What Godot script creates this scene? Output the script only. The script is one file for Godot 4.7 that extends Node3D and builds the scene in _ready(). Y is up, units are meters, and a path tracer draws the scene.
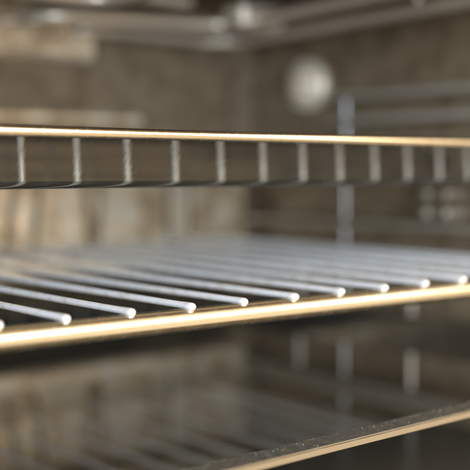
extends Node3D
# Inside of a small oven seen obliquely through its open front: x runs along the opening, y up, -z into the oven.

const CAM_Y := 0.15          # eye height above the oven floor
const RACK_Y := 0.1022       # centre of the rack's front rail
const WALL_X := 0.50         # inner face of the side wall in view
const LEFT_X := 0.03
const BACK_Z := -0.31
const FRONT_Z := 0.05
const CEIL_Y := 0.262

var M := {}
var used := {}

func _ready() -> void:
	make_camera_and_light()
	make_materials()
	make_cavity()
	make_rear_reflection()
	make_heating_element()
	make_side_support(WALL_X - 0.012, 1.0, "chrome ladder of shelf supports on the far side wall")
	make_side_support(LEFT_X + 0.012, -1.0, "chrome ladder of shelf supports on the near side wall, outside the view")
	make_hub()
	make_lower_tray()
	make_rack()
	make_upper_tray()
	make_crumbs()

# ------------------------------------------------------------------ camera, light, exposure
func make_camera_and_light() -> void:
	var cam := Camera3D.new()
	cam.name = "camera"
	add_child(cam)
	var a := CameraAttributesPhysical.new()
	a.frustum_focal_length = 55.1
	a.frustum_focus_distance = 0.352
	a.exposure_aperture = 4.4
	a.frustum_near = 0.01
	a.frustum_far = 20.0
	cam.attributes = a
	cam.fov = 24.58
	cam.near = 0.01
	cam.far = 20.0
	var turn := deg_to_rad(50.6)
	var pitch := deg_to_rad(3.35)
	var eye := Vector3(0, CAM_Y, 0.278)
	var dir := Vector3(cos(turn) * cos(pitch), -sin(pitch), -sin(turn) * cos(pitch))
	cam.position = eye
	cam.look_at_from_position(eye, eye + dir, Vector3.UP)
	cam.current = true

	var e := Environment.new()
	e.background_mode = Environment.BG_COLOR
	e.background_color = Color(0.80, 0.705, 0.57)
	e.background_energy_multiplier = 2.4
	e.tonemap_mode = Environment.TONE_MAPPER_LINEAR
	e.tonemap_exposure = 1.2
	e.sdfgi_enabled = true
	e.ssao_enabled = true
	e.ssil_enabled = true
	var w := WorldEnvironment.new()
	w.name = "surroundings"
	w.environment = e
	add_child(w)

	# the kitchen window, in front of the oven and to the left; a warm ceiling lamp in front and to the right
	area("window_light", Vector3(-0.75, 0.45, 1.55), Vector3(0.25, 0.11, -0.1), Vector2(1.1, 1.1), Color(0.82, 0.91, 1.0), 9.5)
	area("kitchen_lamp_light", Vector3(1.25, 0.75, 1.6), Vector3(0.25, 0.12, 0), Vector2(1.1, 0.5), Color(1.0, 0.93, 0.80), 4.5)

func area(called: String, at: Vector3, target: Vector3, size: Vector2, c: Color, energy: float) -> void:
	var l := AreaLight3D.new()
	l.name = called
	l.area_size = size
	l.area_normalize_energy = true
	l.light_color = c
	l.light_energy = energy
	l.shadow_enabled = true
	l.area_range = 8.0
	l.area_attenuation = 2.0
	add_child(l)
	l.look_at_from_position(at, target, Vector3.UP)

# ------------------------------------------------------------------ materials
func noise_tex(seed_: int, freq: float, size: int, normal: bool, strength := 1.0, lo := 0.0, hi := 1.0, octaves := 4) -> NoiseTexture2D:
	var n := FastNoiseLite.new()
	n.seed = seed_
	n.noise_type = FastNoiseLite.TYPE_SIMPLEX_SMOOTH
	n.frequency = freq
	n.fractal_octaves = octaves
	var t := NoiseTexture2D.new()
	t.width = size
	t.height = size
	t.seamless = true
	t.noise = n
	t.as_normal_map = normal
	t.bump_strength = strength
	if not normal:
		var g := Gradient.new()
		g.set_color(0, Color(lo, lo, lo))
		g.set_color(1, Color(hi, hi, hi))
		t.color_ramp = g
	return t

func mat(lin: Color, metallic: float, rough: float, tile := 0.05, bump := 0.0, seed_ := 1, rlo := 0.8, rhi := 1.2) -> StandardMaterial3D:
	var m := StandardMaterial3D.new()
	m.albedo_color = lin.linear_to_srgb()
	m.metallic = metallic
	m.roughness = minf(1.0, rough * rhi)
	m.uv1_triplanar = true
	m.uv1_scale = Vector3.ONE / tile
	m.roughness_texture = noise_tex(seed_, 0.02, 512, false, 1.0, rlo / rhi, 1.0)
	m.roughness_texture_channel = BaseMaterial3D.TEXTURE_CHANNEL_RED
	if bump > 0.0:
		m.normal_enabled = true
		m.normal_texture = noise_tex(seed_ + 7, 0.03, 512, true, 4.0, 0, 1, 2)
		m.normal_scale = bump
	return m

# uneven colour of the metal itself: heat tint, baked-on patches
func tint(m: StandardMaterial3D, seed_: int, freq: float, offsets: Array, colors: Array) -> void:
	var t := noise_tex(seed_, freq, 512, false, 1.0, 0, 1, 5)
	var ramp := Gradient.new()
	ramp.offsets = PackedFloat32Array(offsets)
	ramp.colors = PackedColorArray(colors)
	t.color_ramp = ramp
	m.albedo_texture = t

func make_materials() -> void:
	M.chrome = mat(Color(0.57, 0.54, 0.465), 1.0, 0.24, 0.06, 0.015, 3, 0.8, 1.3)
	M.wire = mat(Color(0.87, 0.855, 0.845), 0.45, 0.15, 0.06, 0.0, 4, 0.85, 1.15)
	tint(M.wire, 40, 0.015, [0.0, 0.26, 0.42, 1.0], [Color(0.80, 0.74, 0.67), Color(0.93, 0.915, 0.89), Color(0.99, 0.99, 0.99), Color(1, 1, 1)])
	M.wire.uv1_world_triplanar = true
	M.enamel = mat(Color(0.325, 0.305, 0.265), 0.95, 0.032, 0.05, 0.018, 5, 0.6, 1.6)
	M.flat = M.enamel.duplicate()   # the same enamel on the flatter, smoother drip tray
	M.flat.normal_scale = 0.003
	M.dusty = M.enamel.duplicate()   # the same enamel under a film of dust on the lip
	M.dusty.roughness = 0.42
	M.rim = mat(Color(0.48, 0.435, 0.355), 1.0, 0.22, 0.03, 0.05, 6, 0.7, 1.5)
	M.wall = mat(Color(0.180, 0.131, 0.080), 0.25, 0.42, 0.12, 0.10, 8)
	tint(M.wall, 41, 0.010, [0.0, 0.35, 0.62, 1.0], [Color(0.78, 0.75, 0.70), Color(0.90, 0.88, 0.86), Color(1, 1, 1), Color(1.0, 0.98, 0.95)])
	M.floor = mat(Color(0.07, 0.062, 0.05), 0.3, 0.3, 0.12, 0.10, 9)
	M.upright = mat(Color(0.40, 0.38, 0.36), 0.6, 0.34, 0.05, 0.05, 22)
	M.support = mat(Color(0.36, 0.31, 0.24), 0.5, 0.4, 0.05, 0.05, 21)
	M.steel = mat(Color(0.84, 0.74, 0.57), 0.5, 0.38, 0.06, 0.08, 10)
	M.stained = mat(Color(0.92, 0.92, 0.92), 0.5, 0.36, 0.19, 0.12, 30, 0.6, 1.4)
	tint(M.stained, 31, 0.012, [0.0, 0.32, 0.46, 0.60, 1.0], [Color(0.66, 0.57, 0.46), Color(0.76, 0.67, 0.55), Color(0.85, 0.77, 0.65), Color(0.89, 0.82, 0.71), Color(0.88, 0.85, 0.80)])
	M.element = mat(Color(0.58, 0.50, 0.40), 0.6, 0.36, 0.04, 0.15, 11)
	M.ceramic = mat(Color(0.55, 0.44, 0.32), 0.0, 0.4, 0.05, 0.05, 12)
	M.dark = mat(Color(0.05, 0.045, 0.038), 0.2, 0.5, 0.05, 0.05, 13)
	M.crumb = mat(Color(0.22, 0.20, 0.165), 0.0, 0.7, 0.01, 0.2, 14)

# ------------------------------------------------------------------ mesh helpers
func grid_mesh(P: Array, wrap_i: bool, wrap_j: bool, flip := false, caps := false) -> ArrayMesh:
	var ni := P.size()
	var nj: int = P[0].size()
	var V := PackedVector3Array()
	var N := PackedVector3Array()
	var I := PackedInt32Array()
	for i in ni:
		for j in nj:
			var ia := (i - 1 + ni) % ni if wrap_i else maxi(i - 1, 0)
			var ib := (i + 1) % ni if wrap_i else mini(i + 1, ni - 1)
			var ja := (j - 1 + nj) % nj if wrap_j else maxi(j - 1, 0)
			var jb := (j + 1) % nj if wrap_j else mini(j + 1, nj - 1)
			var di: Vector3 = P[ib][j] - P[ia][j]
			var dj: Vector3 = P[i][jb] - P[i][ja]
			var n := di.cross(dj).normalized()
			if n.length() < 0.5:
				var di2: Vector3 = P[ib][jb] - P[ia][ja]
				n = di2.cross(dj).normalized()
			if flip:
				n = -n
			V.append(P[i][j])
			N.append(n)
	var li := ni if wrap_i else ni - 1
	var lj := nj if wrap_j else nj - 1
	for i in li:
		for j in lj:
			var a := i * nj + j
			var b := ((i + 1) % ni) * nj + j
			var c := ((i + 1) % ni) * nj + (j + 1) % nj
			var d := i * nj + (j + 1) % nj
			if flip:
				I.append_array(PackedInt32Array([a, b, c, a, c, d]))
			else:
				I.append_array(PackedInt32Array([a, c, b, a, d, c]))
	if caps and wrap_j:
		for e in 2:
			var row: Array = P[0] if e == 0 else P[ni - 1]
			var mid := Vector3.ZERO
			for p in row:
				mid += p
			mid /= nj
			var inner: Array = P[1] if e == 0 else P[ni - 2]
			var out := Vector3.ZERO
			for j in nj:
				out += row[j] - inner[j]
			out = out.normalized()
			var base := V.size()
			V.append(mid)
			N.append(out)
			for p in row:
				V.append(p)
				N.append(out)
			for j in nj:
				var p0 := base + 1 + j
				var p1 := base + 1 + (j + 1) % nj
				if (V[p1] - V[base]).cross(V[p0] - V[base]).dot(out) > 0.0:
					I.append_array(PackedInt32Array([base, p0, p1]))
				else:
					I.append_array(PackedInt32Array([base, p1, p0]))
	var arr := []
	arr.resize(Mesh.ARRAY_MAX)
	arr[Mesh.ARRAY_VERTEX] = V
	arr[Mesh.ARRAY_NORMAL] = N
	arr[Mesh.ARRAY_INDEX] = I
	var m := ArrayMesh.new()
	m.add_surface_from_arrays(Mesh.PRIMITIVE_TRIANGLES, arr)
	return m

# a round bar along a path; radii may vary
func tube(pts: Array, radii: Array, seg := 14, closed := false) -> ArrayMesh:
	var P := []
	var n := pts.size()
	var side := Vector3.ZERO
	for i in n:
		var a: Vector3 = pts[(i - 1 + n) % n] if closed else pts[maxi(i - 1, 0)]
		var b: Vector3 = pts[(i + 1) % n] if closed else pts[mini(i + 1, n - 1)]
		var t := (b - a).normalized()
		if side == Vector3.ZERO:
			side = t.cross(Vector3.UP if absf(t.y) < 0.9 else Vector3.RIGHT).normalized()
		side = (side - t * side.dot(t)).normalized()
		var up := side.cross(t)
		var r: float = radii[i] if radii.size() > 1 else radii[0]
		var ring := []
		for j in seg:
			var f := TAU * j / seg
			ring.append(pts[i] + (side * cos(f) + up * sin(f)) * r)
		P.append(ring)
	return grid_mesh(P, closed, true, true, not closed)

func line(a: Vector3, b: Vector3, n := 2) -> Array:
	var out := []
	for i in n:
		out.append(a.lerp(b, float(i) / (n - 1)))
	return out

# polyline whose corners are rounded
func rounded(pts: Array, r: float, n := 6) -> Array:
	var out := [pts[0]]
	for i in range(1, pts.size() - 1):
		var a: Vector3 = pts[i - 1]
		var c: Vector3 = pts[i]
		var b: Vector3 = pts[i + 1]
		var p := c + (a - c).normalized() * minf(r, (a - c).length() * 0.49)
		var q := c + (b - c).normalized() * minf(r, (b - c).length() * 0.49)
		for k in n + 1:
			var t := float(k) / n
			out.append(p.lerp(c, t).lerp(c.lerp(q, t), t))
	out.append(pts[pts.size() - 1])
	return out

# rounded rectangle in plan, grown outwards by o
func rrect(x0: float, x1: float, z0: float, z1: float, rad: float, o: float, y: float) -> Array:
	var out := []
	var r := maxf(rad + o, 0.0005)
	var cs := [[x1 - rad, z1 - rad, 0.0], [x0 + rad, z1 - rad, PI / 2], [x0 + rad, z0 + rad, PI], [x1 - rad, z0 + rad, PI * 1.5]]
	for c in cs:
		for k in 9:
			var f: float = c[2] + PI / 2 * k / 8.0
			out.append(Vector3(c[0] + cos(f) * r, y, c[1] + sin(f) * r))
	return out

# a box with small chamfers
func box(size: Vector3, ch: float) -> ArrayMesh:
	var st := SurfaceTool.new()
	st.begin(Mesh.PRIMITIVE_TRIANGLES)
	st.set_smooth_group(-1)
	var h := size / 2
	var faces := []
	for ax in 3:
		for s in [-1.0, 1.0]:
			var b := (ax + 1) % 3
			var c := (ax + 2) % 3
			var q := []
			for k in [[-1, -1], [1, -1], [1, 1], [-1, 1]]:
				var v := Vector3.ZERO
				v[ax] = s * h[ax]
				v[b] = k[0] * (h[b] - ch)
				v[c] = k[1] * (h[c] - ch)
				q.append(v)
			faces.append(q)
	for ax in 3:
		var b := (ax + 1) % 3
		var c := (ax + 2) % 3
		for s in [-1.0, 1.0]:
			for u in [-1.0, 1.0]:
				var q := []
				for k in [[-1, 0], [1, 0], [1, 1], [-1, 1]]:
					var v := Vector3.ZERO
					v[ax] = k[0] * (h[ax] - ch)
					v[b] = s * (h[b] - (ch if k[1] == 1 else 0.0))
					v[c] = u * (h[c] - (0.0 if k[1] == 1 else ch))
					q.append(v)
				faces.append(q)
	for sx in [-1.0, 1.0]:
		for sy in [-1.0, 1.0]:
			for sz in [-1.0, 1.0]:
				faces.append([Vector3(sx * h.x, sy * (h.y - ch), sz * (h.z - ch)), Vector3(sx * (h.x - ch), sy * h.y, sz * (h.z - ch)), Vector3(sx * (h.x - ch), sy * (h.y - ch), sz * h.z)])
	for q in faces:
		var mid := Vector3.ZERO
		for v in q:
			mid += v
		var n: Vector3 = (q[2] - q[0]).cross(q[1] - q[0])
		if n.dot(mid) < 0.0:
			q.reverse()
		for k in range(1, q.size() - 1):
			st.add_vertex(q[0]); st.add_vertex(q[k]); st.add_vertex(q[k + 1])
	st.generate_normals()
	return st.commit()

# a lathed body about the x axis, profile of (x, radius)
func lathe_x(prof: Array, seg := 32) -> ArrayMesh:
	var P := []
	for p in prof:
		var ring := []
		for j in seg:
			var f := TAU * j / seg
			ring.append(Vector3(p[0], cos(f) * p[1], sin(f) * p[1]))
		P.append(ring)
	return grid_mesh(P, false, true, true, true)

# ------------------------------------------------------------------ node helpers
func numbered(called: String) -> String:
	used[called] = used.get(called, -1) + 1
	return called if used[called] == 0 else "%s_%03d" % [called, used[called]]

func thing(called: String, label: String, category: String, at := Vector3.ZERO, group := "") -> Node3D:
	var o := Node3D.new()
	o.name = numbered(called)
	o.position = at
	add_child(o)
	o.set_meta("label", label)
	o.set_meta("category", category)
	if group:
		o.set_meta("group", group)
	return o

func part(called: String, mesh: Mesh, m: Material, parent: Node, at := Vector3.ZERO) -> MeshInstance3D:
	var o := MeshInstance3D.new()
	o.name = called
	o.mesh = mesh
	o.material_override = m
	o.position = at
	parent.add_child(o, true)
	return o

func structure(called: String, size: Vector3, at: Vector3, m: Material, label: String) -> MeshInstance3D:
	var o := part(called, box(size, 0.001), m, self, at)
	o.set_meta("kind", "structure")
	o.set_meta("label", label)
	o.set_meta("category", "oven")
	return o

# ------------------------------------------------------------------ the oven
func make_cavity() -> void:
	var w := WALL_X - LEFT_X
	var d := FRONT_Z - BACK_Z
	var cx := (WALL_X + LEFT_X) / 2
	var cz := (FRONT_Z + BACK_Z) / 2
	structure("floor", Vector3(w + 0.04, 0.02, d + 0.04), Vector3(cx, -0.01, cz), M.floor, "dark enamelled oven floor below the lower tray")
	structure("ceiling", Vector3(w + 0.04, 0.02, d + 0.04), Vector3(cx, CEIL_Y + 0.01, cz), M.wall, "dark enamelled oven ceiling above the heating element")
	structure("wall_back", Vector3(w + 0.04, CEIL_Y, 0.02), Vector3(cx, CEIL_Y / 2, BACK_Z - 0.01), M.wall, "dark brown enamelled rear wall of the oven")
	structure("wall_right", Vector3(0.02, CEIL_Y, d), Vector3(WALL_X + 0.01, CEIL_Y / 2, cz), M.wall, "dark brown enamelled side wall of the oven")
	structure("wall_left", Vector3(0.02, CEIL_Y, d), Vector3(LEFT_X - 0.01, CEIL_Y / 2, cz), M.wall, "dark brown enamelled near side wall of the oven")

func make_rear_reflection() -> void:
	# added pale panel, its colour standing in for a bright reflection on the rear wall
	var y0 := 0.085
	var y1 := 0.150
	var t := thing("rear_reflection_panel", "added pale steel panel with dark slots, standing in for a bright reflection on the oven's rear wall", "panel", Vector3(0.27, y0, BACK_Z))
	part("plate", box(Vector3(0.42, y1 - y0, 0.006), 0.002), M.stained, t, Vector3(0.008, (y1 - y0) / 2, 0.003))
	for q in [[-0.14, 0.0], [-0.10, 0.0], [-0.05, 0.0], [-0.01, 0.0], [0.034, 0.16], [0.052, 0.13], [0.088, -0.10], [0.097, 0.08], [0.150, -0.05], [0.168, 0.04]]:
		var o := part("slot", box(Vector3(0.0040, 0.046, 0.003), 0.001), M.wall, t, Vector3(q[0], (y1 - y0) / 2 + 0.004, 0.0062))
		o.rotation.z = -q[1]
	part("glow_strip", box(Vector3(0.15, 0.0065, 0.008), 0.002), M.stained, t, Vector3(0.055, 0.098, 0.004))  # pale strip added to give the glow just above the upper tray

func make_heating_element() -> void:
	var y := CAM_Y + 0.086
	var t := thing("grill_heating_element", "bent grey heating tube hanging below the oven ceiling", "heating element", Vector3(0.255, y, BACK_Z))
	part("mounting_plate", box(Vector3(0.10, 0.032, 0.012), 0.003), M.stained, t, Vector3(0.058, -0.002, 0.006))
	part("mounting_plate", box(Vector3(0.075, 0.026, 0.012), 0.003), M.steel, t, Vector3(-0.117, -0.002, 0.006))
	var outer := [Vector3(0.09, 0, 0.012), Vector3(0.09, 0, 0.024), Vector3(0.205, 0, 0.024), Vector3(0.205, 0.006, 0.31), Vector3(-0.205, 0.006, 0.31), Vector3(-0.205, 0, 0.024), Vector3(-0.14, 0, 0.024), Vector3(-0.14, 0, 0.012)]
	part("outer_tube", tube(rounded(outer, 0.03, 8), [0.0038], 14), M.element, t)
	var inner := [Vector3(0.04, 0, 0.012), Vector3(0.04, 0, 0.06), Vector3(0.165, 0.003, 0.07), Vector3(0.165, 0.008, 0.27), Vector3(0.06, 0.008, 0.27), Vector3(0.06, 0.004, 0.10), Vector3(-0.06, 0.004, 0.10), Vector3(-0.06, 0.008, 0.27), Vector3(-0.165, 0.008, 0.27), Vector3(-0.165, 0.003, 0.07), Vector3(-0.10, 0, 0.06), Vector3(-0.10, 0, 0.012)]
	part("inner_tube", tube(rounded(inner, 0.025, 8), [0.0038], 14), M.element, t)
	part("clip", box(Vector3(0.034, 0.016, 0.022), 0.003), M.element, t, Vector3(0.170, 0.006, 0.088))
	part("reflector_lip", box(Vector3(0.30, 0.005, 0.010), 0.001), M.steel, t, Vector3(0.0, 0.018, 0.05))
	for x in [-0.19, 0.19]:
		part("hanger", tube(line(Vector3(x, CEIL_Y - y, 0.20), Vector3(x, 0.004, 0.20)), [0.002], 8), M.element, t)
		part("hanger_bar", tube(line(Vector3(x - 0.03, 0.0135 if x < 0 else 0.0135, 0.20), Vector3(x + 0.022, 0.0135, 0.20)), [0.0018], 8), M.element, t)

func make_side_support(x: float, s: float, label: String) -> void:
	var t := thing("shelf_support", label, "shelf support", Vector3(x, 0, 0), "shelf supports on the side walls")
	for z in [-0.020]:
		part("upright", tube(line(Vector3(0, 0.0, z), Vector3(0, 0.216, z)), [0.0022], 12), M.support, t)
	for z in [-0.248, -0.150]:
		part("glint_foot", tube(line(Vector3(0, 0.0, z), Vector3(0, 0.0965, z)), [0.0018], 12), M.support, t)  # added posts whose reflections imitate bluish glints in the drip tray
	for z in [-0.206]:
		part("upright", tube(line(Vector3(0, 0.0, z), Vector3(0, 0.2, z)), [0.0012], 12), M.upright, t)
	# rungs in pairs: a tray or rack slides between two
	for y in [0.0465, 0.0965, 0.118, 0.1545, 0.182, 0.197]:
		var zb := -0.215 if y > 0.16 else -0.302
		part("rung", tube(line(Vector3(-s * 0.004, y, zb), Vector3(-s * 0.004, y, -0.004)), [0.0024], 12), M.support, t)
	for z in [-0.121, -0.1355]:
		for y in [0.1375, 0.1265]:
			part("fixing_screw", lathe_x([[-s * 0.0075, 0.0008], [-s * 0.0072, 0.0030], [-s * 0.005, 0.0034], [-s * 0.0025, 0.0036], [s * 0.011, 0.0036]]), M.support, t, Vector3(0, y, z))

func make_hub() -> void:
	var t := thing("oven_lamp", "round pale lamp cover on the dark side wall", "lamp", Vector3(WALL_X, CAM_Y + 0.058, -0.252))
	part("ring", lathe_x([[0.001, 0.017], [-0.004, 0.0168], [-0.0055, 0.0158], [-0.0055, 0.0135], [-0.003, 0.013]], 40), M.steel, t)
	part("cover", lathe_x([[-0.001, 0.0132], [-0.006, 0.0130], [-0.0095, 0.0108], [-0.0115, 0.007], [-0.0122, 0.002]], 40), M.ceramic, t)

# ------------------------------------------------------------------ trays
# shell: outer skin up, inner skin down; prof is a list of (outward offset, height)
func shell(x0: float, x1: float, z0: float, z1: float, rad: float, prof: Array, th: float) -> ArrayMesh:
	var P := []
	var pts := []
	for p in prof:
		pts.append(Vector2(p[0], p[1]))
	var fine := smooth2(pts)
	var cx := (x0 + x1) / 2
	var cz := (z0 + z1) / 2
	var row0 := []
	for p in rrect(x0, x1, z0, z1, rad, fine[0].x, fine[0].y):
		row0.append(Vector3(cx, fine[0].y, cz) + (p - Vector3(cx, fine[0].y, cz)) * 0.001)
	P.append(row0)
	for p in fine:
		P.append(rrect(x0, x1, z0, z1, rad, p.x, p.y))
	var inner := []
	for i in fine.size():
		var a: Vector2 = fine[maxi(i - 1, 0)]
		var b: Vector2 = fine[mini(i + 1, fine.size() - 1)]
		var t := (b - a).normalized()
		if i == 0:
			t = Vector2(1, 0)
		inner.append(fine[i] + Vector2(-t.y, t.x) * th)
	inner.reverse()
	for p in inner:
		P.append(rrect(x0, x1, z0, z1, rad, p.x, p.y))
	var rowl := []
	var yl: float = inner[inner.size() - 1].y
	for p in rrect(x0, x1, z0, z1, rad, inner[inner.size() - 1].x, yl):
		rowl.append(Vector3(cx, yl, cz) + (p - Vector3(cx, yl, cz)) * 0.001)
	P.append(rowl)
	return grid_mesh(P, false, true, false)

# rounds the corners of a profile; straight runs keep their own end points so that they stay flat
func smooth2(pts: Array) -> Array:
	var out := [pts[0]]
	for i in range(1, pts.size() - 1):
		var a: Vector2 = pts[i - 1]
		var c: Vector2 = pts[i]
		var b: Vector2 = pts[i + 1]
		var r := minf(0.0035, minf((a - c).length(), (b - c).length()) * 0.45)
		var p := c + (a - c).normalized() * r
		var q := c + (b - c).normalized() * r
		out.append(p + (a - c).normalized() * 0.0002)
		for k in 9:
			var t := k / 8.0
			out.append(p.lerp(c, t).lerp(c.lerp(q, t), t))
		out.append(q + (b - c).normalized() * 0.0002)
	out.append(pts[pts.size() - 1])
	return out

func make_upper_tray() -> void:
	var y0 := CAM_Y - 0.0056
	var t := thing("baking_tray", "black enamelled baking tray with a bright rim, above the wire rack", "baking tray", Vector3(0, y0, 0))
	var zf := -0.012        # front of the rim
	var h := 0.0172
	var run := h * tan(deg_to_rad(43.5))
	# plan of the flat bottom
	var x0 := LEFT_X + 0.018 + run + 0.004
	var x1 := WALL_X - 0.018 - run - 0.004
	var z1 := zf - run - 0.002
	var z0 := -0.285 + run + 0.004
	part("pan", shell(x0, x1, z0, z1, 0.012, [[-0.012, 0.0], [0.0, 0.0], [run, h], [run + 0.002, h]], 0.0008), M.enamel, t)
	var ring := rrect(x0, x1, z0, z1, 0.012, run + 0.0012, h + 0.0006)
	part("rim", tube(ring, [0.0018], 14, true), M.rim, t)

func make_lower_tray() -> void:
	var y0 := CAM_Y - 0.0932
	var t := thing("drip_tray", "shiny black drip tray with a bright front edge, below the wire rack", "drip tray", Vector3(0.28, y0, 0))
	t.rotation.y = deg_to_rad(2.4)
	var x0 := LEFT_X + 0.026 - 0.28
	var x1 := WALL_X - 0.026 - 0.28
	var zf := 0.035
	# section from the front edge to the raised rear wall, swept along x
	var sec := [Vector2(zf - 0.001, 0.0052), Vector2(zf - 0.0095, 0.0052), Vector2(zf - 0.0145, 0.0), Vector2(-0.272, 0.0), Vector2(-0.294, 0.026), Vector2(-0.300, 0.026)]
	var fine := smooth2(sec)
	var P := []
	for p in fine:
		P.append([Vector3(x0, p.y, p.x), Vector3(x1, p.y, p.x)])
	var back := fine.duplicate()
	back.reverse()
	for p in back:
		P.append([Vector3(x0, p.y - 0.0009, p.x - 0.0003), Vector3(x1, p.y - 0.0009, p.x - 0.0003)])
	part("pan", grid_mesh(P, true, false, true), M.flat, t)
	part("lip", box(Vector3(x1 - x0, 0.0014, 0.0098), 0.0003), M.dusty, t, Vector3((x0 + x1) / 2, 0.0060, zf - 0.0056))
	var edge := part("front_edge", box(Vector3(x1 - x0, 0.0022, 0.0012), 0.0004), M.flat, t, Vector3((x0 + x1) / 2, 0.0055, zf))
	edge.rotation.x = deg_to_rad(8.0)
	for x in [x0, x1]:
		part("side_edge", box(Vector3(0.002, 0.014, 0.315), 0.0005), M.flat, t, Vector3(x, 0.004, -0.137))

# ------------------------------------------------------------------ rack
func make_rack() -> void:
	var t := thing("wire_rack", "bright chrome wire rack with a thick front rail, below the black baking tray", "rack", Vector3(0, RACK_Y, 0))
	var xa := LEFT_X + 0.018
	var xb := WALL_X - 0.018
	var zb := -0.275
	part("front_rail", tube(line(Vector3(xa, 0, 0), Vector3(xb, 0, 0), 24), [0.0038], 24), M.chrome, t)
	part("rear_rail", tube(line(Vector3(xa, 0, zb), Vector3(xb, 0, zb), 4), [0.0020], 14), M.support, t)
	for x in [xa, xb]:
		part("side_rail", tube(line(Vector3(x, 0, 0), Vector3(x, 0, zb), 4), [0.0024], 14), M.support, t)
	var r := 0.00115
	var pts := []
	var rad := []
	var z := zb - 0.001
	for s in [[zb - 0.001, 0.6], [zb, 1.0], [-0.20, 1.0], [-0.10, 1.0], [-0.012, 1.0], [-0.006, 1.0], [-0.003, 1.08], [-0.001, 1.1], [0.0005, 1.1], [0.0016, 1.0], [0.0023, 0.62], [0.0026, 0.2]]:
		pts.append(Vector3(0, 0, s[0]))
		rad.append(r * s[1])
	var wire := tube(pts, rad, 16)
	var rng := RandomNumberGenerator.new()
	rng.seed = 5
	for k in range(-4, 13):
		var o := part("wire", wire, M.wire, t, Vector3(0.1634 + 0.0228 * k + rng.randf_range(-0.0004, 0.0004), 0.0044 + rng.randf_range(-0.0002, 0.0002), rng.randf_range(-0.0006, 0.0006)))
		o.rotation = Vector3(rng.randf_range(-0.002, 0.002), rng.randf_range(-0.006, 0.006), rng.randf() * 6.0)

func make_crumbs() -> void:
	var rng := RandomNumberGenerator.new()
	rng.seed = 11
	var st := SurfaceTool.new()
	st.begin(Mesh.PRIMITIVE_TRIANGLES)
	var b := SphereMesh.new()
	b.radius = 0.5
	b.height = 1.0
	b.radial_segments = 7
	b.rings = 4
	var y := CAM_Y - 0.0932 + 0.0068
	for i in 320:
		var s := 0.00010 + 0.00024 * pow(rng.randf(), 2.2)
		var x := rng.randf_range(0.06, 0.45)
		var z := 0.0345 - 0.0095 + absf(rng.randfn(0.0, 0.0028))
		var basis := Basis.from_euler(Vector3(rng.randf() * 6, rng.randf() * 6, rng.randf() * 6)).scaled(Vector3(s, s * 0.7, s * rng.randf_range(0.8, 1.5)))
		var p := Vector3(x - 0.28, y, minf(z, 0.0325)).rotated(Vector3.UP, deg_to_rad(2.4)) + Vector3(0.28, 0, 0)
		st.append_from(b, 0, Transform3D(basis, p))
	var o := part("crumbs", st.commit(), M.crumb, self)
	o.set_meta("kind", "stuff")
	o.set_meta("label", "fine pale crumbs scattered along the lower tray's front lip")
	o.set_meta("category", "crumbs")
